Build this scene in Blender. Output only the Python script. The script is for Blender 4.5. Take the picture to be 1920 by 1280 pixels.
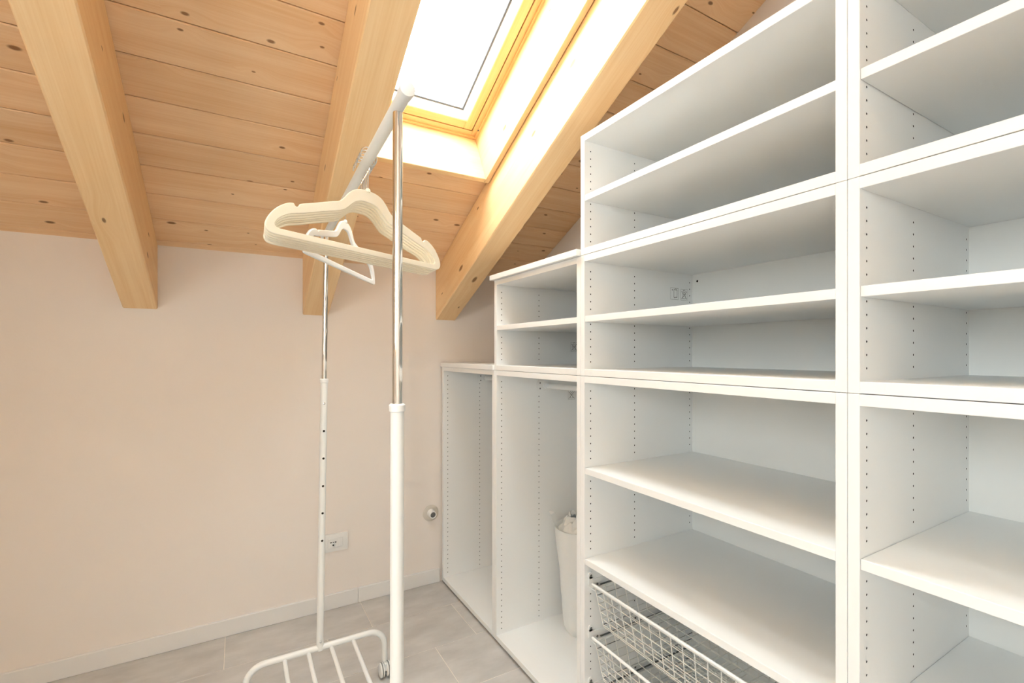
import bpy, bmesh, math, random
from mathutils import Vector, Matrix

# ---------------------------------------------------------------- scene, camera, light
for o in list(bpy.data.objects):
    bpy.data.objects.remove(o, do_unlink=True)
S = bpy.context.scene
COL = S.collection
PI = math.pi
random.seed(7)

H_CAM = 1.29
F_PX = 883.36
cam_d = bpy.data.cameras.new('camera')
cam_d.sensor_fit = 'HORIZONTAL'
cam_d.sensor_width = 36.0
cam_d.lens = F_PX / 1920 * 36.0
cam_d.shift_y = (662.56 - 640) / 1920
cam_d.clip_start = 0.02
cam = bpy.data.objects.new('camera', cam_d)
COL.objects.link(cam)
cam.location = (0, 0, H_CAM)
cam.rotation_euler = (PI / 2, 0, -math.radians(30.117))
S.camera = cam

w = bpy.data.worlds.new('sky')
S.world = w
w.use_nodes = True
bg = w.node_tree.nodes['Background']
bg.inputs['Color'].default_value = (0.85, 0.935, 1.0, 1)
bg.inputs['Strength'].default_value = 9.0

S.view_settings.view_transform = 'Standard'
S.view_settings.look = 'None'
S.view_settings.gamma = 1.0
S.view_settings.use_curve_mapping = False
S.view_settings.exposure = 1.75
S.cycles.use_denoising = True
S.cycles.max_bounces = 8
S.cycles.use_adaptive_sampling = True
S.cycles.adaptive_threshold = 0.09
S.cycles.adaptive_min_samples = 16
S.cycles.diffuse_bounces = 5
S.cycles.glossy_bounces = 6
S.cycles.transparent_max_bounces = 12
S.cycles.sample_clamp_indirect = 8.0
S.cycles.caustics_reflective = False
S.cycles.caustics_refractive = False

# ---------------------------------------------------------------- room measures (metres)
YW = 2.522            # face of the wall the roof comes down to
ZC = 1.757            # height of the boarded ceiling at that wall
T = 0.4838            # roof slope
CR = 1 / math.sqrt(1 + T * T)
SR = T * CR
XR = 1.574             # right wall face
XL = -1.62            # left wall face
YF = -1.45            # wall behind the camera
XFRONT = 0.992        # wardrobe fronts
RAFT_W = 0.118
RAFT_X = [0.9636, 0.2719, 0.2719 - 0.6917, 0.2719 - 2 * 0.6917]
ZR = 1.479            # rafter underside at the wall
# roof frame: local x runs up the slope, local y is world X, local z the outward normal
ROOF = Matrix(((0, 1, 0, 0), (-CR, 0, SR, YW), (SR, 0, CR, ZC), (0, 0, 0, 1)))
# skylight opening in the roof frame
SX0, SX1 = 0.3905, 0.9630
SS0, SS1 = 0.718, 1.790

def portal(name, mat, sx, sy):
    d = bpy.data.lights.new(name, 'AREA')
    d.shape = 'RECTANGLE'
    d.size = sx
    d.size_y = sy
    d.cycles.is_portal = True
    o = bpy.data.objects.new(name, d)
    COL.objects.link(o)
    o.matrix_world = mat
    return o
# sampling portals in the roof windows (they add no light of their own)
SKYLIGHTS = [(SX0, SX1, SS0, SS1), (-0.3013, 0.2714, 1.90, 3.222), (-0.9930, -0.4203, 1.90, 3.222)]     # the last two are added, unseen, as fill light above and behind the camera
for a, b, c, d in SKYLIGHTS:
    portal('skylight_portal', ROOF @ Matrix.Translation(((c + d) / 2, (a + b) / 2, 0.33)), d - c - .1, 0.5)
ADDED_WIN = (-0.95, -0.05, 1.30, 2.25)   # y0, y1, z0, z1 of a window added out of view in the left wall for fill light
portal('added_window_portal', Matrix.Translation((XL - 0.10, (ADDED_WIN[0] + ADDED_WIN[1]) / 2, (ADDED_WIN[2] + ADDED_WIN[3]) / 2)) @ Matrix.Rotation(-PI / 2, 4, 'Y'), ADDED_WIN[3] - ADDED_WIN[2], ADDED_WIN[1] - ADDED_WIN[0])

# ---------------------------------------------------------------- helpers
class MB:
    """collects shapes and links them as one mesh object"""
    def __init__(s):
        s.v = []
        s.f = []
    def add(s, vs, fs):
        b = len(s.v)
        s.v += [tuple(p) for p in vs]
        s.f += [tuple(i + b for i in q) for q in fs]
        return s
    def box(s, x0, x1, y0, y1, z0, z1):
        return s.add([(x, y, z) for z in (z0, z1) for y in (y0, y1) for x in (x0, x1)],
                     [(0, 2, 3, 1), (4, 5, 7, 6), (0, 1, 5, 4), (2, 6, 7, 3), (0, 4, 6, 2), (1, 3, 7, 5)])
    def prism(s, pts, axis, a, b):
        """polygon pts (2D) extruded along axis from a to b"""
        n = len(pts)
        def p3(p, t):
            return {'x': (t, p[0], p[1]), 'y': (p[0], t, p[1]), 'z': (p[0], p[1], t)}[axis]
        vs = [p3(p, a) for p in pts] + [p3(p, b) for p in pts]
        fs = [tuple(range(n))[::-1], tuple(range(n, 2 * n))]
        fs += [(i, (i + 1) % n, n + (i + 1) % n, n + i) for i in range(n)]
        return s.add(vs, fs)
    def tube(s, pts, r, n=8, caps=True, closed=False):
        pts = [Vector(p) for p in pts]
        m = len(pts)
        rs = r if isinstance(r, (list, tuple)) else [r] * m
        ring = []
        tan = []
        for i in range(m):
            a = pts[(i - 1) % m] if (closed or i > 0) else pts[i]
            b = pts[(i + 1) % m] if (closed or i < m - 1) else pts[i]
            tan.append((b - a).normalized())
        up = Vector((0, 0, 1)) if abs(tan[0].z) < 0.9 else Vector((1, 0, 0))
        u = tan[0].cross(up).normalized()
        vs = []
        for i in range(m):
            u = (u - tan[i] * u.dot(tan[i])).normalized()
            v = tan[i].cross(u)
            for k in range(n):
                a = 2 * PI * k / n
                vs.append(pts[i] + (u * math.cos(a) + v * math.sin(a)) * rs[i])
        fs = []
        for i in range(m if closed else m - 1):
            j = (i + 1) % m
            for k in range(n):
                l = (k + 1) % n
                fs.append((i * n + k, i * n + l, j * n + l, j * n + k))
        if caps and not closed:
            fs.append(tuple(range(n))[::-1])
            fs.append(tuple((m - 1) * n + k for k in range(n)))
        return s.add(vs, fs)
    def lathe(s, prof, n=24, mat=None):
        """prof: (radius, height) pairs turned about local z, placed by mat"""
        mat = mat or Matrix()
        vs = []
        for r, z in prof:
            for k in range(n):
                a = 2 * PI * k / n
                vs.append(mat @ Vector((r * math.cos(a), r * math.sin(a), z)))
        fs = []
        for i in range(len(prof) - 1):
            for k in range(n):
                l = (k + 1) % n
                fs.append((i * n + k, i * n + l, (i + 1) * n + l, (i + 1) * n + k))
        fs.append(tuple(range(n))[::-1])
        fs.append(tuple((len(prof) - 1) * n + k for k in range(n)))
        return s.add(vs, fs)
    def disc(s, c, nrm, r, n=6):
        q = Vector(nrm).to_track_quat('Z', 'Y').to_matrix()
        vs = [Vector(c) + q @ Vector((r * math.cos(2 * PI * k / n), r * math.sin(2 * PI * k / n), 0)) for k in range(n)]
        return s.add(vs, [tuple(range(n))])
    def mesh(s, name, mat, bevel=0, seg=1, smooth=35):
        me = bpy.data.meshes.new(name)
        me.from_pydata(s.v, [], s.f)
        bm = bmesh.new()
        bm.from_mesh(me)
        bmesh.ops.recalc_face_normals(bm, faces=bm.faces)
        if bevel:
            bmesh.ops.bevel(bm, geom=list(bm.edges), offset=bevel, segments=seg, affect='EDGES', profile=0.6)
        bm.to_mesh(me)
        bm.free()
        if mat:
            me.materials.append(mat)
        if smooth:
            me.polygons.foreach_set('use_smooth', [True] * len(me.polygons))
            me.set_sharp_from_angle(angle=math.radians(smooth))
        me.update()
        return me
    def build(s, name, mat, parent=None, bevel=0, seg=1, smooth=35, loc=None):
        return link(name, s.mesh(name, mat, bevel, seg, smooth), parent, loc)

def link(name, me, parent=None, loc=None):
    o = bpy.data.objects.new(name, me)
    COL.objects.link(o)
    if parent:
        o.parent = parent
    if loc:
        o.location = loc
    return o

def tag(o, label=None, cat=None, group=None, kind=None):
    if label: o['label'] = label
    if cat: o['category'] = cat
    if group: o['group'] = group
    if kind: o['kind'] = kind
    return o

def thing(name, label, cat, loc=(0, 0, 0), group=None, kind=None):
    o = link(name, None, None, loc)
    o.empty_display_size = 0.1
    return tag(o, label, cat, group, kind)

def copy_tree(o, parent=None):
    c = o.copy()
    COL.objects.link(c)
    if parent:
        c.parent = parent
    for ch in list(o.children):
        copy_tree(ch, c)
    return c

def arc_path(pts, rad, n=6):
    """polyline with rounded corners"""
    P = [Vector(p) for p in pts]
    out = [P[0]]
    for i in range(1, len(P) - 1):
        a, b, c = P[i - 1], P[i], P[i + 1]
        d1 = (a - b).normalized()
        d2 = (c - b).normalized()
        ang = d1.angle(d2)
        t = min(rad / math.tan(ang / 2), (a - b).length * .49, (c - b).length * .49)
        r = t * math.tan(ang / 2)
        bis = (d1 + d2).normalized()
        cen = b + bis * (r / math.sin(ang / 2))
        s0 = b + d1 * t - cen
        s1 = b + d2 * t - cen
        tot = s0.angle(s1)
        ax = s0.cross(s1).normalized()
        for k in range(n + 1):
            out.append(cen + Matrix.Rotation(tot * k / n, 3, ax) @ s0)
    out.append(P[-1])
    return out

# ---------------------------------------------------------------- materials
def nodes(name):
    m = bpy.data.materials.new(name)
    m.use_nodes = True
    nt = m.node_tree
    return m, nt, nt.nodes['Principled BSDF']

def plain(name, col, rough=0.5, metal=0.0, spec=0.5, noise=0.0, nscale=30):
    m, nt, b = nodes(name)
    b.inputs['Base Color'].default_value = (*col, 1)
    b.inputs['Roughness'].default_value = rough
    b.inputs['Metallic'].default_value = metal
    b.inputs['Specular IOR Level'].default_value = spec
    if noise:
        tc = nt.nodes.new('ShaderNodeTexCoord')
        nz = nt.nodes.new('ShaderNodeTexNoise')
        nz.inputs['Scale'].default_value = nscale
        nz.inputs['Detail'].default_value = 4
        bp = nt.nodes.new('ShaderNodeBump')
        bp.inputs['Strength'].default_value = noise
        bp.inputs['Distance'].default_value = 0.002
        nt.links.new(tc.outputs['Object'], nz.inputs['Vector'])
        nt.links.new(nz.outputs['Fac'], bp.inputs['Height'])
        nt.links.new(bp.outputs['Normal'], b.inputs['Normal'])
    return m

def wood(name, light, dark, knot=(0.20, 0.075, 0.025), kn_scale=(3.2, 7.0, 7.0), kn_amt=0.5, rough=0.55, grain=1.0):
    """spruce: grain along local x, ring bands, scattered knots; shifts per object"""
    m, nt, b = nodes(name)
    N, L = nt.nodes, nt.links
    tc = N.new('ShaderNodeTexCoord')
    oi = N.new('ShaderNodeObjectInfo')
    mul = N.new('ShaderNodeVectorMath'); mul.operation = 'SCALE'
    cmb = N.new('ShaderNodeCombineXYZ')
    for i in range(3): L.new(oi.outputs['Random'], cmb.inputs[i])
    L.new(cmb.outputs[0], mul.inputs[0]); mul.inputs['Scale'].default_value = 37.0
    add = N.new('ShaderNodeVectorMath'); add.operation = 'ADD'
    L.new(tc.outputs['Object'], add.inputs[0]); L.new(mul.outputs[0], add.inputs[1])
    # knots
    mk = N.new('ShaderNodeMapping'); mk.inputs['Scale'].default_value = kn_scale
    sx = N.new('ShaderNodeSeparateXYZ'); L.new(add.outputs[0], sx.inputs[0])
    yz = N.new('ShaderNodeMath'); yz.operation = 'ADD'; L.new(sx.outputs[1], yz.inputs[0]); L.new(sx.outputs[2], yz.inputs[1])
    cx = N.new('ShaderNodeCombineXYZ'); L.new(sx.outputs[0], cx.inputs[0]); L.new(yz.outputs[0], cx.inputs[1])
    L.new(cx.outputs[0], mk.inputs['Vector'])
    vo = N.new('ShaderNodeTexVoronoi'); vo.inputs['Scale'].default_value = 1.0; vo.voronoi_dimensions = '2D'
    L.new(mk.outputs[0], vo.inputs['Vector'])
    sep = N.new('ShaderNodeSeparateColor'); L.new(vo.outputs['Color'], sep.inputs[0])
    pick = N.new('ShaderNodeMath'); pick.operation = 'LESS_THAN'; pick.inputs[1].default_value = kn_amt
    L.new(sep.outputs[0], pick.inputs[0])
    kr = N.new('ShaderNodeMapRange'); kr.interpolation_type = 'SMOOTHSTEP'
    ksz = N.new('ShaderNodeMapRange'); ksz.inputs['To Min'].default_value = 0.03; ksz.inputs['To Max'].default_value = 0.12
    L.new(sep.outputs[1], ksz.inputs['Value'])
    kin = N.new('ShaderNodeMath'); kin.operation = 'MULTIPLY'; kin.inputs[1].default_value = 0.45
    L.new(ksz.outputs[0], kin.inputs[0]); L.new(kin.outputs[0], kr.inputs['From Min']); L.new(ksz.outputs[0], kr.inputs['From Max'])
    kr.inputs['To Min'].default_value = 1; kr.inputs['To Max'].default_value = 0
    L.new(vo.outputs['Distance'], kr.inputs['Value'])
    km = N.new('ShaderNodeMath'); km.operation = 'MULTIPLY'
    L.new(kr.outputs[0], km.inputs[0]); L.new(pick.outputs[0], km.inputs[1])
    # grain bends around knots
    bend = N.new('ShaderNodeMapRange'); bend.interpolation_type = 'SMOOTHSTEP'
    bend.inputs['From Min'].default_value = 0.0; bend.inputs['From Max'].default_value = 0.5
    bend.inputs['To Min'].default_value = 0.022; bend.inputs['To Max'].default_value = 0
    L.new(vo.outputs['Distance'], bend.inputs['Value'])
    bm_ = N.new('ShaderNodeMath'); bm_.operation = 'MULTIPLY'
    L.new(bend.outputs[0], bm_.inputs[0]); L.new(pick.outputs[0], bm_.inputs[1])
    cy = N.new('ShaderNodeCombineXYZ'); L.new(bm_.outputs[0], cy.inputs[1])
    ad2 = N.new('ShaderNodeVectorMath'); ad2.operation = 'ADD'
    L.new(add.outputs[0], ad2.inputs[0]); L.new(cy.outputs[0], ad2.inputs[1])
    mg = N.new('ShaderNodeMapping'); mg.inputs['Scale'].default_value = (1.3, 26, 26)
    L.new(ad2.outputs[0], mg.inputs['Vector'])
    n1 = N.new('ShaderNodeTexNoise'); n1.inputs['Scale'].default_value = 1; n1.inputs['Detail'].default_value = 3
    L.new(mg.outputs[0], n1.inputs['Vector'])
    mg2 = N.new('ShaderNodeMapping'); mg2.inputs['Scale'].default_value = (4, 190, 190)
    L.new(ad2.outputs[0], mg2.inputs['Vector'])
    n2 = N.new('ShaderNodeTexNoise'); n2.inputs['Scale'].default_value = 1; n2.inputs['Detail'].default_value = 2
    L.new(mg2.outputs[0], n2.inputs['Vector'])
    mx = N.new('ShaderNodeMath'); mx.operation = 'MULTIPLY_ADD'; mx.inputs[1].default_value = 0.45
    L.new(n2.outputs['Fac'], mx.inputs[0])
    h = N.new('ShaderNodeMath'); h.operation = 'MULTIPLY'; h.inputs[1].default_value = 0.75
    L.new(n1.outputs['Fac'], h.inputs[0]); L.new(h.outputs[0], mx.inputs[2])
    rm = N.new('ShaderNodeMapRange'); rm.inputs['From Min'].default_value = 0.42; rm.inputs['From Max'].default_value = 0.85
    rm.inputs['To Max'].default_value = grain
    L.new(mx.outputs[0], rm.inputs['Value'])
    c1 = N.new('ShaderNodeMix'); c1.data_type = 'RGBA'
    c1.inputs['A'].default_value = (*light, 1); c1.inputs['B'].default_value = (*dark, 1)
    L.new(rm.outputs[0], c1.inputs['Factor'])
    # board-to-board tone
    hs = N.new('ShaderNodeHueSaturation')
    tv = N.new('ShaderNodeMapRange'); tv.inputs['To Min'].default_value = 0.93; tv.inputs['To Max'].default_value = 1.05
    L.new(oi.outputs['Random'], tv.inputs['Value']); L.new(tv.outputs[0], hs.inputs['Value'])
    L.new(c1.outputs['Result'], hs.inputs['Color'])
    c2 = N.new('ShaderNodeMix'); c2.data_type = 'RGBA'; c2.inputs['B'].default_value = (*knot, 1)
    L.new(hs.outputs[0], c2.inputs['A'])
    kf = N.new('ShaderNodeMath'); kf.operation = 'MULTIPLY'; kf.inputs[1].default_value = 0.85
    L.new(km.outputs[0], kf.inputs[0]); L.new(kf.outputs[0], c2.inputs['Factor'])
    L.new(c2.outputs['Result'], b.inputs['Base Color'])
    b.inputs['Roughness'].default_value = rough
    b.inputs['Specular IOR Level'].default_value = 0.3
    bp = N.new('ShaderNodeBump'); bp.inputs['Strength'].default_value = 0.12; bp.inputs['Distance'].default_value = 0.001
    L.new(n2.outputs['Fac'], bp.inputs['Height']); L.new(bp.outputs[0], b.inputs['Normal'])
    return m

def tile_mat():
    m, nt, b = nodes('grey_stoneware')
    N, L = nt.nodes, nt.links
    tc = N.new('ShaderNodeTexCoord'); oi = N.new('ShaderNodeObjectInfo')
    cmb = N.new('ShaderNodeCombineXYZ')
    for i in range(3): L.new(oi.outputs['Random'], cmb.inputs[i])
    sc = N.new('ShaderNodeVectorMath'); sc.operation = 'SCALE'; sc.inputs['Scale'].default_value = 21
    L.new(cmb.outputs[0], sc.inputs[0])
    ad = N.new('ShaderNodeVectorMath'); ad.operation = 'ADD'
    L.new(tc.outputs['Object'], ad.inputs[0]); L.new(sc.outputs[0], ad.inputs[1])
    mp = N.new('ShaderNodeMapping'); mp.inputs['Scale'].default_value = (3.5, 8, 8)
    L.new(ad.outputs[0], mp.inputs[0])
    n = N.new('ShaderNodeTexNoise'); n.inputs['Scale'].default_value = 1.4; n.inputs['Detail'].default_value = 8; n.inputs['Roughness'].default_value = 0.62
    L.new(mp.outputs[0], n.inputs['Vector'])
    r = N.new('ShaderNodeValToRGB')
    r.color_ramp.elements[0].position = 0.3; r.color_ramp.elements[0].color = (0.49, 0.465, 0.44, 1)
    r.color_ramp.elements[1].position = 0.72; r.color_ramp.elements[1].color = (0.65, 0.625, 0.60, 1)
    L.new(n.outputs['Fac'], r.inputs[0]); L.new(r.outputs[0], b.inputs['Base Color'])
    b.inputs['Roughness'].default_value = 0.45
    return m

def glass_mat():
    m = bpy.data.materials.new('clear_pane'); m.use_nodes = True
    nt = m.node_tree; nt.nodes.clear()
    o = nt.nodes.new('ShaderNodeOutputMaterial'); mx = nt.nodes.new('ShaderNodeMixShader')
    tr = nt.nodes.new('ShaderNodeBsdfTransparent'); tr.inputs[0].default_value = (0.95, 0.97, 0.96, 1)
    gl = nt.nodes.new('ShaderNodeBsdfGlossy'); gl.inputs['Roughness'].default_value = 0.02
    mx.inputs[0].default_value = 0.06
    nt.links.new(tr.outputs[0], mx.inputs[1]); nt.links.new(gl.outputs[0], mx.inputs[2]); nt.links.new(mx.outputs[0], o.inputs[0])
    return m

def plastic_film():
    m, nt, b = nodes('milky_film')
    b.inputs['Base Color'].default_value = (0.90, 0.90, 0.88, 1)
    b.inputs['Roughness'].default_value = 0.32
    b.inputs['Transmission Weight'].default_value = 0.0
    b.inputs['Alpha'].default_value = 0.9
    tc = nt.nodes.new('ShaderNodeTexCoord')
    nz = nt.nodes.new('ShaderNodeTexNoise'); nz.inputs['Scale'].default_value = 16; nz.inputs['Detail'].default_value = 5
    bp = nt.nodes.new('ShaderNodeBump'); bp.inputs['Strength'].default_value = 0.35; bp.inputs['Distance'].default_value = 0.01
    nt.links.new(tc.outputs['Object'], nz.inputs['Vector']); nt.links.new(nz.outputs['Fac'], bp.inputs['Height']); nt.links.new(bp.outputs[0], b.inputs['Normal'])
    return m

M = {
    'wall': plain('wall_paint', (0.87, 0.80, 0.745), 0.9, spec=0.2, noise=0.08, nscale=120),
    'white': plain('white_melamine', (0.88, 0.875, 0.86), 0.42),
    'backing': plain('white_hardboard', (0.84, 0.83, 0.80), 0.55),
    'base': plain('baseboard_paint', (0.82, 0.80, 0.78), 0.45),
    'hole': plain('bored_hole', (0.03, 0.025, 0.02), 0.9, spec=0.1),
    'print': plain('grey_print', (0.25, 0.24, 0.22), 0.8),
    'plank': wood('spruce_board', (0.90, 0.64, 0.40), (0.79, 0.485, 0.25), kn_scale=(6.0, 12, 1), kn_amt=0.38),
    'beam': wood('spruce_beam', (0.90, 0.64, 0.365), (0.81, 0.515, 0.25), kn_scale=(3.6, 9, 1), kn_amt=0.35),
    'lining': wood('pale_pine', (0.84, 0.62, 0.36), (0.76, 0.51, 0.26), kn_scale=(5, 11, 1), kn_amt=0.25, grain=0.8),
    'frame': wood('varnished_pine', (0.80, 0.55, 0.28), (0.70, 0.43, 0.19), kn_amt=0.0, rough=0.3),
    'tile': tile_mat(),
    'grout': plain('grout', (0.85, 0.78, 0.70), 0.9),
    'glass': glass_mat(),
    'enamel': plain('white_enamel', (0.84, 0.835, 0.81), 0.28),
    'plastic': plain('white_plastic', (0.84, 0.83, 0.81), 0.35),
    'chrome': plain('chrome', (0.80, 0.79, 0.76), 0.07, metal=1.0),
    'steel': plain('bright_steel_wire', (0.72, 0.74, 0.76), 0.18, metal=1.0),
    'velvet': plain('cream_flock', (0.90, 0.81, 0.65), 0.85, spec=0.15, noise=0.2, nscale=900),
    'gloss': plain('glossy_white_plastic', (0.88, 0.88, 0.87), 0.18),
    'grey': plain('grey_rubber', (0.23, 0.23, 0.22), 0.6),
    'greyface': plain('dark_grey_cap', (0.14, 0.14, 0.135), 0.5),
    'rosette': plain('satin_rosette', (0.66, 0.61, 0.54), 0.3),
    'wire': plain('white_coated_wire', (0.78, 0.76, 0.71), 0.35),
    'gasket': plain('grey_gasket', (0.10, 0.11, 0.13), 0.5),
    'bead': plain('white_bead', (0.86, 0.85, 0.83), 0.4),
    'film': plastic_film(),
    'twine': plain('dark_twine', (0.10, 0.06, 0.04), 0.8),
    'black': plain('black_slot', (0.02, 0.02, 0.02), 0.7),
}

# ---------------------------------------------------------------- the room shell
def struct(name, mb, mat, parent=None, bevel=0, smooth=0):
    o = mb.build(name, mat, parent, bevel=bevel, smooth=smooth)
    if not parent:
        o['kind'] = 'structure'
    return o

def zceil(y):
    return ZC + T * (YW - y)

WT = 0.16
struct('wall_back', MB().box(XL - WT, XR + WT, YW, YW + WT, -0.1, 1.80), M['wall'])
prof = [(YF - WT, -0.1), (YW + WT, -0.1), (YW + WT, zceil(YW + WT) + .05), (YF - WT, zceil(YF - WT) + .05)]
struct('wall_right', MB().prism(prof, 'x', XR, XR + WT), M['wall'])
y0, y1, z0, z1 = ADDED_WIN
def zt(y): return zceil(y) + .05
mb = MB()
mb.prism([(YF - WT, -.1), (y0, -.1), (y0, zt(y0)), (YF - WT, zt(YF - WT))], 'x', XL - WT, XL)
mb.prism([(y1, -.1), (YW + WT, -.1), (YW + WT, zt(YW + WT)), (y1, zt(y1))], 'x', XL - WT, XL)
mb.box(XL - WT, XL, y0, y1, -.1, z0)
mb.prism([(y0, z1), (y1, z1), (y1, zt(y1)), (y0, zt(y0))], 'x', XL - WT, XL)
struct('wall_left', mb, M['wall'])
struct('wall_front', MB().box(XL, XR, YF - WT, YF, -.1, zt(YF - WT)), M['wall'])

# floor: grout bed with separate stoneware tiles in a third-offset bond
floor = struct('floor', MB().box(XL - WT, XR + WT, YF - WT, YW + WT, -0.12, -0.0015), M['grout'])
tile_cache = {}
row_y = 2.257
TW, TH, G = 0.60, 0.2985, 0.003
k = 0
for r in range(-1, 13):
    ya, yb = row_y - r * TH - TH, row_y - r * TH
    off = 0.547 - 0.2 * (r + 1)
    n0 = math.floor((XL - off) / TW)
    for i in range(n0, n0 + 8):
        xa, xb = max(off + i * TW, XL), min(off + (i + 1) * TW, XR)
        yc, yd = max(ya, YF), min(yb, YW)
        if xb - xa < .02 or yd - yc < .02:
            continue
        sx, sy = round(xb - xa - G, 4), round(yd - yc - G, 4)
        if (sx, sy) not in tile_cache:
            tile_cache[(sx, sy)] = MB().box(-sx / 2, sx / 2, -sy / 2, sy / 2, -0.008, 0).mesh('tile', M['tile'], bevel=0.0008, smooth=0)
        link('tile', tile_cache[(sx, sy)], floor, ((xa + xb) / 2, (yc + yd) / 2, 0))

# roof deck with the skylight hole, boarded below with separate planks
SL = (YW - YF + 0.3) / CR
XA, XB = XL - WT, XR + WT
mb = MB()
N0, N1 = 0.021, 0.22
A_, B_, C_ = SKYLIGHTS
mb.box(-0.15, A_[2], XA, XB, N0, N1).box(A_[3], B_[2], XA, XB, N0, N1).box(B_[3], SL, XA, XB, N0, N1)
mb.box(A_[2], A_[3], XA, A_[0], N0, N1).box(A_[2], A_[3], A_[1], XB, N0, N1)
mb.box(B_[2], B_[3], XA, C_[0], N0, N1).box(B_[2], B_[3], C_[1], B_[0], N0, N1).box(B_[2], B_[3], B_[1], XB, N0, N1)
ceiling = struct('ceiling', mb, M['plank'])
ceiling.matrix_world = ROOF
PW, PG = 0.1432, 0.0022
pl_cache = {}
def plank(s0, s1, xa, xb):
    key = (round(s1 - s0, 4), round(xb - xa, 4))
    if key not in pl_cache:
        a, b = (s1 - s0) / 2, (xb - xa) / 2
        c = 0.003
        # local x runs along the board
        pr = [(-a, 0.02), (-a, c), (-a + c, 0), (a - c, 0), (a, c), (a, 0.02)]
        pl_cache[key] = MB().prism(pr, 'x', -b, b).mesh('plank', M['plank'], smooth=0)
    o = link('plank', pl_cache[key], ceiling, ((s0 + s1) / 2, (xa + xb) / 2, 0))
    o.rotation_euler = (0, 0, PI / 2)
    return o
kk = -5
while 0.6065 + kk * PW < SL - 0.2:
    a = 0.6065 + kk * PW + PG / 2
    b = a + PW - PG
    kk += 1
    hit = [q for q in SKYLIGHTS if b > q[2] and a < q[3]]
    if hit:
        last = XB - .02
        for xa, xb, c, d in hit:
            if a < c - .01: plank(a, c, xa, xb)
            if b > d + .01: plank(d, b, xa, xb)
            plank(a, b, xb, last)
            last = xa
        plank(a, b, XA + .02, last)
    else:
        plank(a, b, XA + .02, XB - .02)

# rafters: sloping beams cut plumb where they meet the back wall
RD = (ZC - ZR) * CR - 0.001
rlab = ['planed pine rafter along the right side of the skylight, running down beside the shelving',
        'planed pine rafter along the left side of the skylight, behind the clothes rack',
        'planed pine rafter one bay away from the clothes rack and the skylight',
        'planed pine rafter two bays away from the clothes rack and the skylight']
for X, lab in zip(RAFT_X, rlab):
    L_ = (YW - YF) / CR - RD * T - 0.01
    pr = [(0.0, 0), (L_, 0), (L_, RD), (RD * T, RD)]
    mb = MB()
    n = 4
    mb.add([(p[0], 0, p[1]) for p in pr] + [(p[0], RAFT_W, p[1]) for p in pr],
           [(0, 1, 2, 3), (7, 6, 5, 4)] + [(i, i + 4, (i + 1) % 4 + 4, (i + 1) % 4) for i in range(4)])
    o = mb.build('rafter', M['beam'], bevel=0.004, smooth=0)
    o.matrix_world = Matrix(((0, 1, 0, X), (-CR, 0, SR, YW), (SR, 0, CR, ZR), (0, 0, 0, 1)))
    tag(o, lab, 'beam', 'roof rafters')

# baseboards (two lengths on the back wall meeting at a seam)
def baseb(name, x0, x1, y0, y1):
    return struct(name, MB().box(x0, x1, y0, y1, 0, 0.0765), M['base'], bevel=0.002)
bb = thing('baseboard_back', None, None, kind='structure')
MB().box(XL, 0.5355, YW - .012, YW + .001, 0, 0.0765).build('board', M['base'], bb, bevel=0.002, smooth=0)
MB().box(0.5365, 0.985, YW - .012, YW + .001, 0, 0.0765).build('board', M['base'], bb, bevel=0.002, smooth=0)
baseb('baseboard_left', XL - .001, XL + .012, YF, YW - .013)
baseb('baseboard_front', XL + .013, XR, YF - .001, YF + .012)

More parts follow.
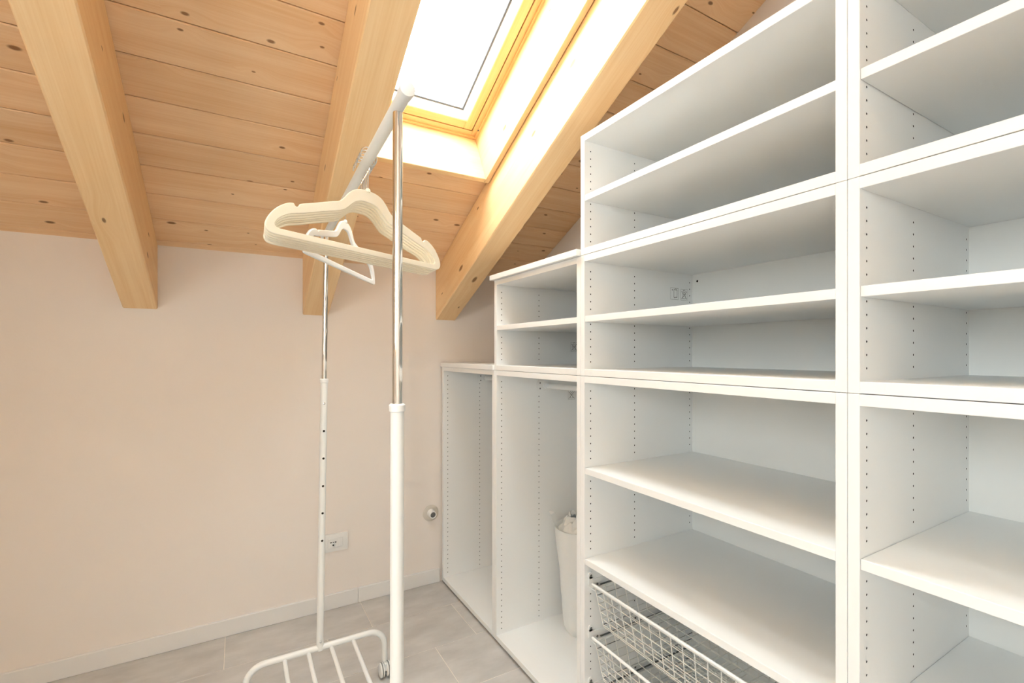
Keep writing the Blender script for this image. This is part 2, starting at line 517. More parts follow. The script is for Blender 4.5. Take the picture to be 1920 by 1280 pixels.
# ---------------------------------------------------------------- skylight (roof frame: x = up slope, y = world X, z = outward)
def skylight(name, SX0, SX1, SS0, SS1):
    sky = thing(name, None, None, kind='structure')
    sky.matrix_world = ROOF
    def ring(nm, s0, s1, x0, x1, wd, n0, n1, mat, bevel=0.002):
        """four members of width wd inside the rectangle; uprights run full length; each is its own piece, grain lengthwise"""
        for (a, b, c, d) in ((s0, s1, x0, x0 + wd), (s0, s1, x1 - wd, x1), (s0, s0 + wd, x0 + wd, x1 - wd), (s1 - wd, s1, x0 + wd, x1 - wd)):
            la, lb = b - a, d - c
            if la >= lb:
                o = MB().box(-la / 2, la / 2, -lb / 2, lb / 2, 0, n1 - n0).build(nm, mat, sky, bevel=bevel, smooth=0, loc=((a + b) / 2, (c + d) / 2, n0))
            else:
                o = MB().box(-lb / 2, lb / 2, -la / 2, la / 2, 0, n1 - n0).build(nm, mat, sky, bevel=bevel, smooth=0, loc=((a + b) / 2, (c + d) / 2, n0))
                o.rotation_euler = (0, 0, PI / 2)
    LX0, LX1 = SX0 + .0245, SX1 - .0245           # inner faces of the lining
    LS0, LS1 = SS0 + .0245, SS1 - .0245
    ring('lining_board', SS0, SS1, SX0 + .003, SX1 - .003, 0.0225, -0.030, 0.216, M['lining'])
    ring('frame_member', LS0 - .02, LS1 + .02, LX0 - .02, LX1 + .02, 0.051, 0.214, 0.300, M['frame'])
    ring('frame_member', LS0 - .001, LS1 + .001, LX0 - .001, LX1 + .001, 0.010, 0.205, 0.2138, M['frame'], bevel=0.001)
    ring('dark_gap_strip', LS0 + .030, LS1 - .030, LX0 + .030, LX1 - .030, 0.007, 0.222, 0.232, M['black'], bevel=0)  # black strip put in the frame-to-sash gap to give its dark shade line
    gs0, gs1, gx0, gx1 = LS0 + .0355, LS1 - .0355, LX0 + .0355, LX1 - .0355
    ring('sash_member', gs0, gs1, gx0, gx1, 0.0405, 0.212, 0.295, M['frame'], bevel=0.003)
    bs0, bs1, bx0, bx1 = gs0 + .0405, gs1 - .0405, gx0 + .0405, gx1 - .0405
    # splayed white glazing bead
    for side in range(4):
        t0, t1, na, nb = 0.0, 0.017, 0.222, 0.256
        if side == 0: q = [(bs0, bx0), (bs1, bx0), (bs1 - t1, bx0 + t1), (bs0 + t1, bx0 + t1)]
        if side == 1: q = [(bs1, bx1), (bs0, bx1), (bs0 + t1, bx1 - t1), (bs1 - t1, bx1 - t1)]
        if side == 2: q = [(bs0, bx1), (bs0, bx0), (bs0 + t1, bx0 + t1), (bs0 + t1, bx1 - t1)]
        if side == 3: q = [(bs1, bx0), (bs1, bx1), (bs1 - t1, bx1 - t1), (bs1 - t1, bx0 + t1)]
        vs = [(*q[0], na), (*q[1], na), (*q[2], nb), (*q[3], nb), (*q[0], nb + .004), (*q[1], nb + .004), (*q[2], nb + .004), (*q[3], nb + .004)]
        MB().add(vs, [(0, 1, 2, 3), (7, 6, 5, 4), (0, 4, 5, 1), (1, 5, 6, 2), (2, 6, 7, 3), (3, 7, 4, 0)]).build('glazing_bead', M['bead'], sky, smooth=0)
    ring('gasket', bs0 + .016, bs1 - .016, bx0 + .016, bx1 - .016, 0.0085, 0.254, 0.262, M['gasket'], bevel=0)
    MB().box(bs0 - .005, bs1 + .005, bx0 - .005, bx1 + .005, 0.262, 0.266).build('pane', M['glass'], sky, smooth=0)
    MB().lathe([(.0035, 0), (.0035, .002)], 12, Matrix.Translation((LS0 + .05, LX1 - .012, 0.2035))).build('screw_cap', M['gasket'], sky)


for nm, q in zip(('window_1', 'added_window_2', 'added_window_3'), SKYLIGHTS):  # only the first is in view; the others are added to brighten the room
    skylight(nm, *q)

# side window added out of view to brighten the cabinets
added_win = thing('added_window_4', None, None, kind='structure')
xa_, xb_ = XL - .12, XL - .05
ym = (y0 + y1) / 2
MB().box(xa_, xb_, y0, y1, z0, z0 + .06).box(xa_, xb_, y0, y1, z1 - .06, z1).box(xa_, xb_, y0, y0 + .06, z0 + .06, z1 - .06).box(xa_, xb_, y1 - .06, y1, z0 + .06, z1 - .06).build('added_window_frame', M['lining'], added_win, smooth=0)
MB().box(xa_, xb_, ym - .04, ym + .04, z0 + .06, z1 - .06).build('mullion', M['lining'], added_win, smooth=0)
for a, b in ((y0 + .06, ym - .04), (ym + .04, y1 - .06)):
    MB().box(XL - .09, XL - .085, a, b, z0 + .06, z1 - .06).build('pane', M['glass'], added_win, smooth=0)
MB().box(XL - .05, XL + .03, y0 - .03, y1 + .03, z0 - .025, z0).build('added_window_sill', M['lining'], added_win, bevel=.002, smooth=0)

# ---------------------------------------------------------------- wardrobe cabinets
XB_IN, XB_OUT = 1.525, 1.545
PT, HT, ST = 0.020, 0.0222, 0.020
def holes(y, ny, za, zb, skip=()):
    mb = MB()
    n = int((zb - za - .02) / .0251)
    for X in (1.018, 1.218, 1.508):
        for i in range(n + 1):
            z = za + .024 + i * .0251
            if z > zb - .008 or any(a < z < b for a, b in skip):
                continue
            mb.disc((X, y + ny * .0004, z), (0, ny, 0), .0024, 7)
    return mb

def printed_label(par, y, x, z, two=True, s=1.0):
    """tiny line-drawn warning print on the side panel (faces -y)"""
    mb = MB()
    def ln(a, b, t=.0007):
        d = Vector((b[0] - a[0], b[1] - a[1])); p = Vector((-d.y, d.x)).normalized() * t
        q = [(a[0] + p.x, a[1] + p.y), (b[0] + p.x, b[1] + p.y), (b[0] - p.x, b[1] - p.y), (a[0] - p.x, a[1] - p.y)]
        mb.add([(x + u * s, y - .0005, z + v * s) for u, v in q], [(0, 1, 2, 3)])
    def poly(P, t=.0007):
        for i in range(len(P)): ln(P[i], P[(i + 1) % len(P)], t)
    if two:
        poly([(0, 0), (.042, 0), (.042, .043), (0, .043)], .0005)
        poly([(.018, .008), (.036, .008), (.036, .036), (.018, .036)], .0008)
        ln((.008, .034), (.013, .038), .0018); ln((.018, .036), (.027, .041)); ln((.027, .041), (.036, .036))
        ln((.02, .006), (.034, .010), .0012)
    u0 = .056 if two else 0
    poly([(u0, 0), (u0 + .038, 0), (u0 + .038, .041), (u0, .041)], .0004)
    ln((u0 + .004, .004), (u0 + .034, .034), .0011); ln((u0 + .004, .034), (u0 + .034, .004), .0011)
    P = [(u0 + .019 + .006 * math.cos(a * PI / 4), .034 + .005 * math.sin(a * PI / 4)) for a in range(8)]
    poly(P, .0008)
    poly([(u0 + .012, .006), (u0 + .026, .006), (u0 + .028, .024), (u0 + .010, .024)], .0007)
    o = mb.build('printed_label', M['print'], par, smooth=0)
    o['label'] = 'small grey line drawing printed on the side panel'

def cabinet(name, label, ya, yb, za, zb, shelves=(), feet=False, rail=None, lab=None, bore=None, skip=(), group=None):
    """open white cabinet; ya < yb; front faces -x"""
    t = thing(name, label, 'cabinet', (XFRONT, (ya + yb) / 2, za if not feet else 0.0), group)
    t.matrix_world = Matrix.Translation((XFRONT, (ya + yb) / 2, za if not feet else 0))
    inv = t.matrix_world.inverted()
    def P(mb, nm, mat, bevel=0.0008, smooth=0, par=t):
        mb.v = [tuple(inv @ Vector(v)) for v in mb.v]
        return mb.build(nm, mat, par, bevel=bevel, smooth=smooth)
    P(MB().box(XFRONT, XB_OUT, ya, ya + PT, za, zb), 'side_panel', M['white'])
    P(MB().box(XFRONT, XB_OUT, yb - PT, yb, za, zb), 'side_panel', M['white'])
    P(MB().box(XFRONT, XB_IN, ya + PT, yb - PT, zb - HT, zb - .0004), 'top_panel', M['white'])
    P(MB().box(XFRONT, XB_IN, ya + PT, yb - PT, za + .0004, za + HT), 'bottom_panel', M['white'])
    bk = P(MB().box(XB_IN, XB_IN + .008, ya + PT, yb - PT, za + .001, zb - .001), 'back_panel', M['backing'], bevel=0)
    for z in shelves:
        P(MB().box(XFRONT + .002, XB_IN - .001, ya + PT + .0006, yb - PT - .0006, z - ST, z), 'shelf', M['white'])
    ex = list(skip) + [(z - ST - .006, z + .004) for z in shelves]
    h = P(holes(yb - PT, -1, za + HT, zb - HT, ex), 'peg_holes', M['hole'], bevel=0)
    h['kind'] = 'stuff'
    h = P(holes(ya + PT, 1, za + HT, zb - HT, ex), 'peg_holes', M['hole'], bevel=0)
    h['kind'] = 'stuff'
    if bore:
        P(MB().disc((XB_IN - .0005, bore[0], bore[1]), (-1, 0, 0), .0045, 14), 'cable_bore', M['hole'], bevel=0, par=t)
    if feet:
        for fy in (ya + .03, yb - .03):
            for fx_ in (XFRONT + .03, XB_OUT - .05):
                P(MB().lathe([(.016, 0), (.018, .006), (.018, za + .0005)], 14, Matrix.Translation((fx_, fy, 0))), 'foot', M['grey'], bevel=0, smooth=35)
    if rail:
        rx, rz = rail
        rr = P(MB().tube([(rx, ya + PT + .012, rz), (rx, yb - PT - .012, rz)], .0118, 20), 'hanging_rail', M['white'], bevel=0, smooth=35)
        for yy, sg in ((ya + PT, 1), (yb - PT, -1)):
            b = MB()
            pl = [(rx - .040 + .012 * math.cos(a), rz + .030 * math.sin(a)) for a in [PI / 2 + PI * k / 8 for k in range(9)]]
            pl += [(rx + .004 + .018 * math.cos(a), rz + .018 * math.sin(a)) for a in [-PI / 2 + PI * k / 8 for k in range(9)]]
            b.prism(pl, 'y', min(yy, yy + sg * .003), max(yy, yy + sg * .003))
            b.lathe([(.0165, 0), (.0165, .020), (.0135, .020)], 20, Matrix.Translation((rx, yy + sg * .0005, rz)) @ Matrix.Rotation(-sg * PI / 2, 4, 'X'))
            br = P(b, 'rail_bracket', M['white'], bevel=0, smooth=30)
            for dz in (.013, -.013):
                P(MB().disc((rx - .033, yy + sg * .0036, rz + dz), (0, sg, 0), .004, 12), 'screw', M['grey'], bevel=0)
    if lab:
        n0 = len(t.children)
        printed_label(t, yb - PT, lab[0], lab[1], lab[2], lab[3] if len(lab) > 3 else 1.0)
        c = [c for c in t.children if c.name.startswith('printed_label')][-1]
        for v in c.data.vertices:
            v.co = inv @ v.co
    return t

Z0, Z1, Z2, Z3 = 0.014, 1.2152, 1.6168, 2.0176
YT0, YT1 = 0.4515, 1.2515      # basket tower
YM0, YM1 = 1.2525, 1.8685      # middle bay
YL0, YL1 = 1.8695, 2.4955      # low bay next to the wall
YN0, YN1 = -0.3495, 0.4505     # bay continuing out of the photograph
tower = cabinet('wardrobe_cabinet', 'tall white open cabinet with two deep shelves above pull-out wire baskets', YT0, YT1, Z0, Z1, (0.9104, 0.6096), feet=True, skip=((.535, .565), (.36, .39), (.185, .215)))
cabinet('shelf_cabinet', 'white open shelf box directly above the basket cabinet, printed drawing inside its side', YT0, YT1, Z1 + .0008, Z2, (1.4148,), lab=(1.402, 1.494, True), bore=(1.209, 1.568), group='stacked shelf boxes')
cabinet('shelf_cabinet', 'topmost white shelf box under the boarded ceiling, above the basket cabinet stack', YT0, YT1, Z2 + .0008, Z3, (1.8163,), group='stacked shelf boxes')
cabinet('wardrobe_cabinet', 'tall white wardrobe bay with hanging rail and a wrapped roll standing inside', YM0, YM1, Z0, Z1, (), feet=True, rail=(1.256, 1.139), lab=(1.388, 1.066, False, 1.1))
cabinet('shelf_cabinet', 'white open shelf box on the hanging bay that holds the wrapped roll', YM0, YM1, Z1 + .0008, Z2, (1.4135,), lab=(1.404, 1.300, False, 1.1), group='stacked shelf boxes')
cabinet('wardrobe_cabinet', 'lowest white wardrobe bay with a hanging rail, standing empty against the cream wall', YL0, YL1, Z0, Z1, (), feet=True, rail=(1.256, 1.146))
cabinet('wardrobe_cabinet', 'tall white open cabinet with plain shelves next to the basket cabinet', YN0, YN1, Z0, Z1, (0.9104, 0.6096, 0.31), feet=True)
cabinet('shelf_cabinet', 'white open shelf box above the plain shelf cabinet', YN0, YN1, Z1 + .0008, Z2, (1.4148,), group='stacked shelf boxes')
cabinet('shelf_cabinet', 'topmost white shelf box in the stack over the plain shelf cabinet', YN0, YN1, Z2 + .0008, Z3, (1.8163,), group='stacked shelf boxes')

def slab(label, ya, yb, z0, x0=0.976):
    o = MB().box(x0, XB_OUT, ya, yb, z0, z0 + .0222).build('top_board', M['white'], bevel=0.0012, smooth=0)
    tag(o, label, 'board')
    return o
slab('white cover board lying on the middle shelf box, its edge overhanging', YM0 + .001, 1.885, Z2 + .0006)
slab('white cover board lying on the lowest wardrobe bay beside the cream wall', YL0 + .0005, 2.504, Z1 + .0006, 0.984)

# basket runners (parts of the tower) and the baskets themselves
inv = tower.matrix_world.inverted()
def TP(mb, nm, mat, smooth=35, par=tower):
    mb.v = [tuple(inv @ Vector(v)) for v in mb.v]
    return mb.build(nm, mat, par, smooth=smooth)
RZ = (0.549, 0.3735, 0.199)
for zr in RZ:
    for yy, sg in ((YT1 - PT, -1), (YT0 + PT, 1)):
        a, b = sorted((yy, yy + sg * .004))
        mb = MB()
        mb.prism([(1.017 + .011 * math.cos(q), zr + .011 * math.sin(q)) for q in [2 * PI * k / 16 for k in range(16)]], 'y', a, b)
        mb.prism([(1.010, zr - .002), (1.026, zr - .006), (1.040, zr - .020), (1.040, zr - .046), (1.022, zr - .044), (1.008, zr - .030)], 'y', a, b)
        mb.prism([(1.03, zr - .030), (1.50, zr - .030), (1.50, zr - .014), (1.03, zr - .014)], 'y', *sorted((yy, yy + sg * .0035)))
        mb.prism([(1.02, zr - .046), (1.50, zr - .046), (1.50, zr - .042), (1.02, zr - .042)], 'y', *sorted((yy, yy + sg * .022)))
        rl = TP(mb, 'basket_runner', M['plastic'], smooth=30)
        TP(MB().prism([(1.06, zr - .0415), (1.49, zr - .0415), (1.49, zr - .0375), (1.06, zr - .0375)], 'y', *sorted((yy, yy + sg * .0032))), 'runner_slot', M['greyface'], smooth=0, par=tower)
        for X, dz in ((1.017, 0), (1.044, -.034), (1.218, -.022), (1.49, -.022)):
            TP(MB().disc((X, yy + sg * .0045, zr + dz), (0, sg, 0), .0045, 12), 'screw', M['greyface'], smooth=0)

def wire_basket(label, zr):
    ya, yb = YT0 + PT + .026, YT1 - PT - .022      # rim span
    t = thing('wire_basket', label, 'basket', (1.0, (ya + yb) / 2, zr - .15), 'wire baskets in the tall cabinet')
    o = Vector(t.location)
    def P(mb, nm, mat):
        mb.v = [tuple(Vector(v) - o) for v in mb.v]
        return mb.build(nm, mat, t, smooth=40)
    zb = zr - .010
    # thick front rod that turns back into the two side rods
    path = arc_path([(1.49, yb, zr - .036), (1.035, yb, zr - .036), (1.002, yb, zb - .004), (1.002, ya, zb - .004), (1.035, ya, zr - .036), (1.49, ya, zr - .036)], .016, 6)
    P(MB().tube(path, .0046, 10), 'front_rod', M['enamel'])
    mb = MB()
    top, bot = zr - .030, zr - .149
    X0t, X0b, X1t, X1b = 1.016, 1.030, 1.480, 1.465
    Y0t, Y0b, Y1t, Y1b = ya + .004, ya + .030, yb - .004, yb - .030
    def at(f, xx, yy):      # f 0 top .. 1 bottom; xx, yy in 0..1
        xa, xb = X0t + (X0b - X0t) * f, X1t + (X1b - X1t) * f
        yc, yd = Y0t + (Y0b - Y0t) * f, Y1t + (Y1b - Y1t) * f
        return (xa + (xb - xa) * xx, yc + (yd - yc) * yy, top + (bot - top) * f)
    rw = .0016
    def tb(p, r=rw): mb.tube(p, r, 5, caps=False)
    NY = 18
    for i in range(NY + 1):
        yy = i / NY
        p = [at(0, 0, yy), at(1, 0, yy), at(1, 1, yy), at(0, 1, yy)]
        tb(arc_path(p, .006, 2))
    NX = 11
    for i in range(NX + 1):
        xx = i / NX
        p = [at(0, xx, 0), at(1, xx, 0), at(1, xx, 1), at(0, xx, 1)]
        tb(arc_path(p, .006, 2))
    for f in (0.20, 0.42, 0.62, 0.80, 0.95):
        mb.tube([at(f, 0, 0), at(f, 1, 0), at(f, 1, 1), at(f, 0, 1)], rw, 5, closed=True)
    P(mb, 'wire_mesh', M['wire'])
    P(MB().tube([at(0, 0, 0), at(0, 1, 0), at(0, 1, 1), at(0, 0, 1)], .0022, 6, closed=True), 'rim', M['wire'])
    return t
wire_basket('white wire basket hung directly under the deep shelf, topmost basket', RZ[0])
wire_basket('white wire basket hung below the topmost basket, above the bottom basket', RZ[1])
wire_basket('white wire basket hung lowest in the cabinet, under two others', RZ[2])

# wrapped roll standing in the middle bay
def wrapped_roll():
    cx, cy, zb = 1.338, 1.690, Z0 + HT
    t = thing('wrapped_roll', 'white plastic-wrapped roll standing in the hanging bay, its top crumpled', 'roll', (cx, cy, zb))
    rnd = random.Random(3)
    n, m = 36, 22
    ph = [rnd.uniform(0, 6.28) for _ in range(8)]
    vs, fs = [], []
    hgt = 0.475
    for j in range(m + 1):
        f = j / m
        R = 0.073 + 0.043 * f - .006 * math.exp(-(f * 14) ** 2)
        if j == 0: R = .060
        for k in range(n):
            a = 2 * PI * k / n
            w_ = .0022 * math.sin(3 * a + ph[0] + 4 * f) + .0014 * math.sin(7 * a + ph[1] - 7 * f) + .0016 * math.sin(a * 2 + ph[2] + 16 * f) * f
            if abs(f - .33) < .03: w_ -= .0015
            vs.append(((R + w_) * math.cos(a), (R + w_) * math.sin(a), f * hgt))
    for j in range(m):
        for k in range(n):
            l = (k + 1) % n
            fs.append((j * n + k, j * n + l, (j + 1) * n + l, (j + 1) * n + k))
    fs.append(tuple(range(n))[::-1])
    b = len(vs)
    for R, z in ((.106, hgt - .004), (.096, hgt - .016), (.05, hgt - .018)):
        for k in range(n):
            a = 2 * PI * k / n
            vs.append((R * math.cos(a), R * math.sin(a), z + .003 * math.sin(5 * a + ph[3])))
    base = m * n
    for q in range(3):
        s0 = base if q == 0 else b + (q - 1) * n
        s1 = b + q * n
        for k in range(n):
            l = (k + 1) % n
            fs.append((s0 + k, s0 + l, s1 + l, s1 + k))
    fs.append(tuple(b + 2 * n + k for k in range(n)))
    MB().add(vs, fs).build('body', M['film'], t, smooth=60)
    # crumpled plastic gathered at the top
    vs, fs = [], []
    rings = 9
    for j in range(rings):
        f = j / (rings - 1)
        for k in range(n):
            a = 2 * PI * k / n
            R = .100 - .062 * f + .012 * math.sin(5 * a + ph[4] + f * 3) * f + .008 * math.sin(11 * a + ph[5]) * f
            z = hgt - .020 + .070 * math.sin(f * 1.35) + .013 * math.sin(4 * a + ph[6] + 5 * f) * f + .009 * math.sin(9 * a + ph[7] - 6 * f)
            vs.append((R * math.cos(a), R * math.sin(a), z))
    for j in range(rings - 1):
        for k in range(n):
            l = (k + 1) % n
            fs.append((j * n + k, j * n + l, (j + 1) * n + l, (j + 1) * n + k))
    MB().add(vs, fs).build('crumpled_top', M['film'], t, smooth=25)
    # a loose flap reaching to the side
    fl = [(-.088, .055, hgt - .004), (-.066, .083, hgt + .004), (-.072, .100, hgt + .045), (-.100, .086, hgt + .040), (-.104, .068, hgt + .016), (-.094, .118, hgt + .048)]
    MB().add(fl, [(0, 1, 4), (1, 3, 4), (1, 2, 3), (2, 5, 3)]).build('film_flap', M['film'], t, smooth=0)
    tw = MB()
    for q in range(5):
        a0 = -1.0 + q * .42
        tw.tube(arc_path([(.020 * math.cos(a0), .020 * math.sin(a0), hgt + .02), (.030 * math.cos(a0), .034 * math.sin(a0), hgt + .070 + .006 * (q % 2)), (.062 * math.cos(a0 + .3), .062 * math.sin(a0 + .3), hgt + .062), (.078 * math.cos(a0 + .4), .078 * math.sin(a0 + .4), hgt + .034)], .02, 5), .0028, 6)
    tw.build('tie', M['twine'], t)['label'] = 'dark twisted tie'
wrapped_roll()

# ---------------------------------------------------------------- clothes rack
def clothes_rack():
    YN, YFAR = 0.880, 1.893
    XN0, XN1 = 0.2575, 0.2605      # near post: foot, top
    XF0, XF1 = 0.2640, 0.2870      # far post: foot, top
    ZB0, ZB1 = 1.757, 1.741        # bar height at near / far post
    ZT = 0.1865                    # foot tube height
    t = thing('clothes_rack', 'white and chrome rolling clothes rack with a slatted shoe shelf', 'clothes rack', (0.26, 1.386, 0))
    o = Vector(t.location)
    def P(mb, nm, mat, smooth=40, par=t, **k):
        mb.v = [tuple(Vector(v) - o) for v in mb.v]
        return mb.build(nm, mat, par, smooth=smooth, **k)
    def barp(y):
        f = (y - YN) / (YFAR - YN)
        return Vector((XN1 + (XF1 - XN1) * f, y, ZB0 + (ZB1 - ZB0) * f))
    ext0, ext1 = barp(YN - .062), barp(YFAR + .055)
    bar = P(MB().tube([ext0, ext1], .0125, 24), 'hanging_bar', M['enamel'])
    for e, q in ((ext0, -1), (ext1, 1)):
        d = (ext1 - ext0).normalized() * q
        mt = Matrix.Translation(e - d * .016) @ d.to_track_quat('Z', 'Y').to_matrix().to_4x4()
        P(MB().lathe([(.0126, 0), (.0138, .0005), (.0144, .017), (.0135, .0215), (.009, .0230)], 28, mt), 'end_cap', M['plastic'])
    for y, xa, xb, zb in ((YN, XN0, XN1, ZB0), (YFAR, XF0, XF1, ZB1)):
        def px(z): return xa + (xb - xa) * (z - ZT) / (zb - ZT)
        P(MB().tube([(px(1.15), y, 1.15), (px(zb - .012), y, zb - .012)], .0094, 24), 'chrome_post', M['chrome'])
        P(MB().tube([(px(ZT - .008), y, ZT - .008), (px(1.181), y, 1.181)], .0127, 24), 'post_sleeve', M['enamel'])
        P(MB().lathe([(.0129, 0), (.0150, .0015), (.0152, .013), (.0125, .0155), (.0096, .0155)], 24, Matrix.Translation((px(1.180), y, 1.180))), 'collar', M['plastic'])
        sg = -1 if y > 1.2 else 1
        for z in (0.9995, 0.897, 0.794, 0.6925, 0.590):
            P(MB().disc((px(z), y + sg * .0130, z), (0, sg, 0), .0042, 12), 'height_hole', M['hole'], smooth=0)
        for z in (1.103, 0.2135):
            P(MB().lathe([(.0045, 0), (.0042, .002), (.002, .0032)], 12, Matrix.Translation((px(z), y + sg * .0122, z)) @ Matrix.Rotation(-sg * PI / 2, 4, 'X')), 'screw', M['steel'])
        # bent foot tube across, with a castor at each end
        xe0, xe1 = 0.020, 0.506
        foot = arc_path([(xe0, y, .062), (xe0, y, ZT), (xe1, y, ZT), (xe1, y, .062)], .062, 10)
        P(MB().tube(foot, .0108, 18), 'foot_tube', M['enamel'])
        for xe in (xe0, xe1):
            cst = MB()
            cy = y - .006
            for dx in (-.0125, .0125):
                cst.lathe([(.006, -.009), (.022, -.009), (.027, -.006), (.027, .006), (.022, .009), (.006, .009)], 24, Matrix.Translation((xe + dx, cy, .0272)) @ Matrix.Rotation(PI / 2, 4, 'Y'))
            cs = P(cst, 'castor', M['plastic'])
            ring_ = MB()
            for dx in (-.0125, .0125):
                ring_.lathe([(.0272, -.0022), (.0275, -.0015), (.0275, .0015), (.0272, .0022)], 24, Matrix.Translation((xe + dx, cy, .0272)) @ Matrix.Rotation(PI / 2, 4, 'Y'))
            P(ring_, 'castor_tyre', M['grey'])
            P(MB().tube([(xe, y, .030), (xe, y, .066)], .0065, 10).box(xe - .004, xe + .004, cy - .018, cy + .018, .030, .056), 'castor_fork', M['plastic'])
    for X in (0.144, 0.224, 0.304, 0.384):
        P(MB().tube([(X, YN + .004, ZT - .008), (X, YFAR - .004, ZT - .008)], .0073, 14), 'shelf_slat', M['enamel'])
    return barp
barp = clothes_rack()

# ---------------------------------------------------------------- hangers
def crom(P, n=5):
    out = []
    for i in range(len(P) - 1):
        p0 = P[max(i - 1, 0)]; p1 = P[i]; p2 = P[i + 1]; p3 = P[min(i + 2, len(P) - 1)]
        for k in range(n):
            t = k / n
            out.append(tuple(.5 * ((2 * p1[j]) + (-p0[j] + p2[j]) * t + (2 * p0[j] - 5 * p1[j] + 4 * p2[j] - p3[j]) * t * t + (-p0[j] + 3 * p1[j] - 3 * p2[j] + p3[j]) * t ** 3) for j in (0, 1)))
    out.append(P[-1])
    return out

def flat_ring(name, outer, inner, th, bev, mat, parent=None):
    """flat closed band between two symmetric outlines (right halves given), rounded edges"""
    cu = bpy.data.curves.new(name, 'CURVE')
    cu.dimensions = '2D'
    cu.fill_mode = 'BOTH'
    cu.extrude = th / 2 - bev
    cu.bevel_depth = bev
    cu.bevel_resolution = 2
    cu.offset = -bev
    for half in (outer, inner):
        pts = half + [(-x, y) for x, y in half[::-1] if abs(x) > 1e-6]
        sp = cu.splines.new('POLY')
        sp.points.add(len(pts) - 1)
        for p, q in zip(sp.points, pts):
            p.co = (q[0], q[1], 0, 1)
        sp.use_cyclic_u = True
    tmp = bpy.data.objects.new(name, cu)
    COL.objects.link(tmp)
    dg = bpy.context.evaluated_depsgraph_get()
    me = bpy.data.meshes.new_from_object(tmp.evaluated_get(dg))
    bpy.data.objects.remove(tmp, do_unlink=True)
    bpy.data.curves.remove(cu)
    me.name = name
    me.materials.clear()
    me.materials.append(mat)
    me.polygons.foreach_set('use_smooth', [True] * len(me.polygons))
    me.set_sharp_from_angle(angle=math.radians(50))
    return link(name, me, parent)

def hook_mesh(hc, lr, wr, mat):
    """wire hook: stem up from 0, loop centred at height hc, radius lr (local x along hanger, y up)"""
    st = hc - lr
    pts = [(0, -.006, 0), (0, st * .7, 0), (0.004, st * .98, 0)]
    for k in range(15):
        a = math.radians(-55 + 255 * k / 14)
        pts.append((lr * math.cos(a), hc + lr * math.sin(a), 0))
    return MB().tube(pts, wr, 7).mesh('hook', mat, smooth=50)

outer_c = crom([(0, 0), (.018, -.0010), (.036, -.0075), (.050, -.020), (.060, -.033), (.072, -.043), (.088, -.0485), (.120, -.0605), (.1545, -.0728)], 4)
outer_c += [(.1575, -.0745), (.1595, -.0795), (.1635, -.0818), (.1675, -.0803), (.1695, -.0765)]
outer_c += crom([(.1715, -.0758), (.182, -.0785), (.200, -.0905), (.2155, -.109), (.2235, -.1265), (.2230, -.1375), (.2165, -.1445), (.205, -.1468)], 3) + [(0, -.1468)]
inner_c = crom([(0, -.0265), (.016, -.0275), (.032, -.0345), (.046, -.0475), (.058, -.0585), (.074, -.0655), (.110, -.0775), (.150, -.0915), (.176, -.0995), (.194, -.1100), (.2045, -.1225), (.2050, -.1300), (.198, -.1338)], 3) + [(0, -.1342)]
outer_w = crom([(0, 0), (.016, -.0010), (.030, -.0085), (.042, -.023), (.052, -.039), (.066, -.047), (.100, -.0565), (.142, -.0680)], 4)
outer_w += [(.1445, -.0690), (.1465, -.0735), (.1505, -.0745), (.1535, -.0710)]
outer_w += crom([(.156, -.0700), (.170, -.0735), (.186, -.0845), (.198, -.101), (.2055, -.122), (.2090, -.140), (.2075, -.1475), (.199, -.1500)], 3) + [(0, -.1500)]
inner_w = crom([(0, -.0240), (.014, -.0255), (.025, -.0330), (.035, -.0465), (.047, -.0585), (.066, -.0660), (.103, -.0760), (.148, -.0885), (.165, -.0925), (.177, -.1040), (.186, -.1210), (.190, -.1315), (.187, -.1350)], 3) + [(0, -.1355)]

def hanger_matrix(P0, az, roll):
    """local x = along hanger, local y = up, local z = thickness"""
    u = Vector((math.sin(az), math.cos(az), 0))
    wv = Vector((0, 0, 1))
    U = u * math.cos(roll) + wv * math.sin(roll)
    V = -u * math.sin(roll) + wv * math.cos(roll)
    Wd = U.cross(V)
    return Matrix(((U.x, V.x, Wd.x, P0[0]), (U.y, V.y, Wd.y, P0[1]), (U.z, V.z, Wd.z, P0[2]), (0, 0, 0, 1)))

BAR_R, WIRE_R, LOOP = .0125, .0016, .0215
proto = thing('coat_hanger', 'cream flocked coat hanger with steel hook in the bunch on the rack bar', 'hanger', group='cream flocked hangers bunched on the rack')
flat_ring('hanger_body', outer_c, inner_c, .0058, .0014, M['velvet'], proto)
hcz = .0885 + BAR_R + WIRE_R - LOOP
link('hook', hook_mesh(hcz, LOOP, WIRE_R, M['steel']), proto)
MB().lathe([(.006, -.003), (.006, .002), (.0045, .005), (.002, .0055)], 12, Matrix.Rotation(-PI / 2, 4, 'X')).build('hook_socket', M['velvet'], proto)
rnd = random.Random(5)
HLAB = ['cream flocked coat hanger at the end of the bunch farthest from the white hanger'] + ['cream flocked coat hanger, %s in the bunch counted from the white hanger' % q for q in ('fifth', 'fourth', 'third', 'second')] + ['cream flocked coat hanger at the end of the bunch next to the white hanger']
for i in range(6):
    o = proto if i == 0 else copy_tree(proto)
    o['label'] = HLAB[i]
    y = 1.109 + i * .0185
    b = barp(y)
    az = math.radians(69.9 + (0 if i == 0 else rnd.uniform(-.5, .5)))
    o.matrix_world = hanger_matrix((b.x - .0085, y, b.z - .0885), az, -.034 + (0 if i == 0 else rnd.uniform(-.004, .004)))

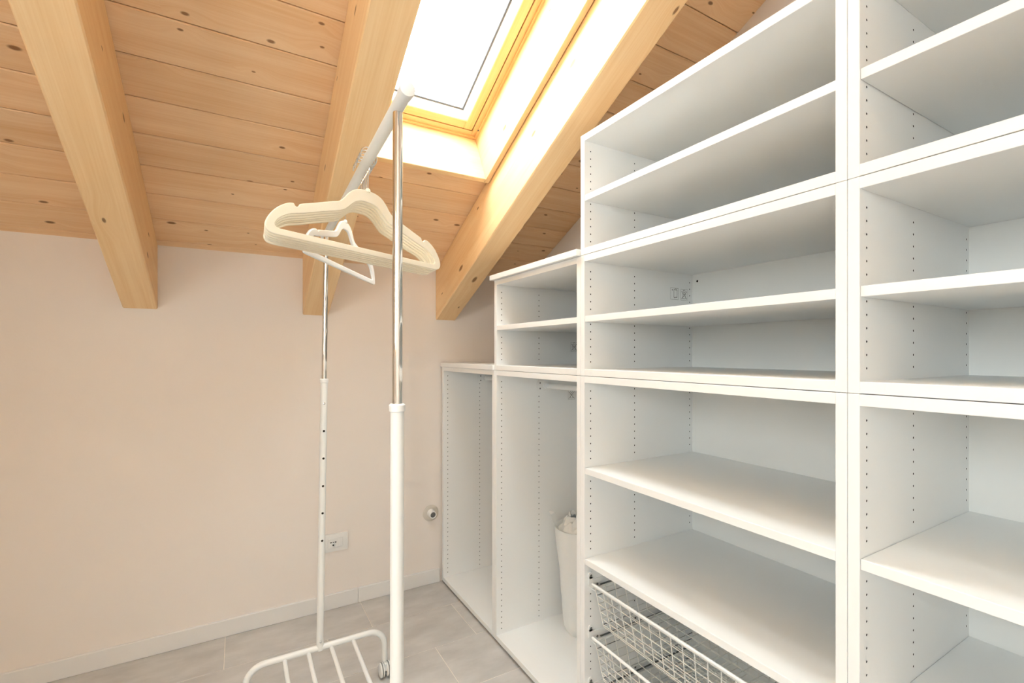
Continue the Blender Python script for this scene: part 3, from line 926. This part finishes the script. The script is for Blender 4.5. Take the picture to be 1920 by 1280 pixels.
wh = thing('coat_hanger', 'glossy white plastic coat hanger hanging alone behind the cream bunch', 'hanger')
flat_ring('hanger_body', outer_w, inner_w, .0075, .0025, M['gloss'], wh)
b = barp(1.478)
drop = b.z - 1.685
link('hook', hook_mesh(drop + BAR_R + .0017 - LOOP, LOOP, .0017, M['steel']), wh)
MB().lathe([(.006, -.003), (.006, .004), (.004, .007), (.002, .0075)], 12, Matrix.Rotation(-PI / 2, 4, 'X')).build('hook_socket', M['gloss'], wh)
wh.matrix_world = hanger_matrix((b.x + .001, 1.478, 1.685), math.radians(38.5), -.055)

# ---------------------------------------------------------------- small things on the back wall
def outlet():
    cx, cz = 0.424, 0.333
    t = thing('power_outlet', 'white rectangular wall socket plate low on the cream wall', 'outlet', (cx, YW, cz))
    MB().box(-.061, .061, -.009, .001, -.0445, .0445).build('cover_plate', M['plastic'], t, bevel=.003, seg=2)
    MB().box(-.0345, .0345, -.0115, -.008, -.0235, .0235).build('module_frame', M['plastic'], t, bevel=.0006, smooth=0)
    sk = MB().box(-.033, .011, -.0122, -.0114, -.022, .022).build('socket', M['plastic'], t, bevel=.0003, smooth=0)
    hl = MB()
    for x, z, wd, hh in ((-.0220, .004, .008, .005), (-.011, .004, .005, .005), (.0000, .004, .008, .005)):
        hl.box(x - wd / 2, x + wd / 2, -.0126, -.0121, z - hh / 2, z + hh / 2)
    hl.disc((-.011, -.0125, -.010), (0, -1, 0), .0042, 12)
    hl.build('socket_holes', M['black'], sk, smooth=0)
    ri = MB()
    ri.tube([(-.011 + .0165 * math.cos(a), -.0122, .001 + .0165 * math.sin(a)) for a in [2 * PI * k / 28 for k in range(28)]], .0006, 5, closed=True)
    ri.build('socket_ring', M['backing'], sk)
    MB().box(.0125, .0225, -.0122, -.0114, -.022, .022).build('blank_module', M['plastic'], t, bevel=.0004, smooth=0)
    MB().box(.0235, .0335, -.0122, -.0114, -.022, .022).build('blank_module', M['plastic'], t, bevel=.0004, smooth=0)
outlet()

def valve():
    cx, cz = 0.934, 0.394
    t = thing('wall_valve', 'round white capped valve on a rosette in the cream wall beside the lowest bay', 'valve', (cx, YW, cz))
    fwd = Matrix.Rotation(PI / 2, 4, 'X')
    MB().lathe([(.046, -.001), (.046, .0015), (.042, .0035), (.026, .0045)], 32, fwd).build('rosette', M['rosette'], t)
    MB().lathe([(.024, .003), (.021, .010), (.0205, .038), (.0195, .041), (.0155, .041), (.0150, .036)], 28, fwd).build('stem', M['plastic'], t)
    MB().lathe([(.0150, .035), (.0148, .0375), (.006, .0380)], 24, fwd).build('cap_face', M['greyface'], t)
valve()
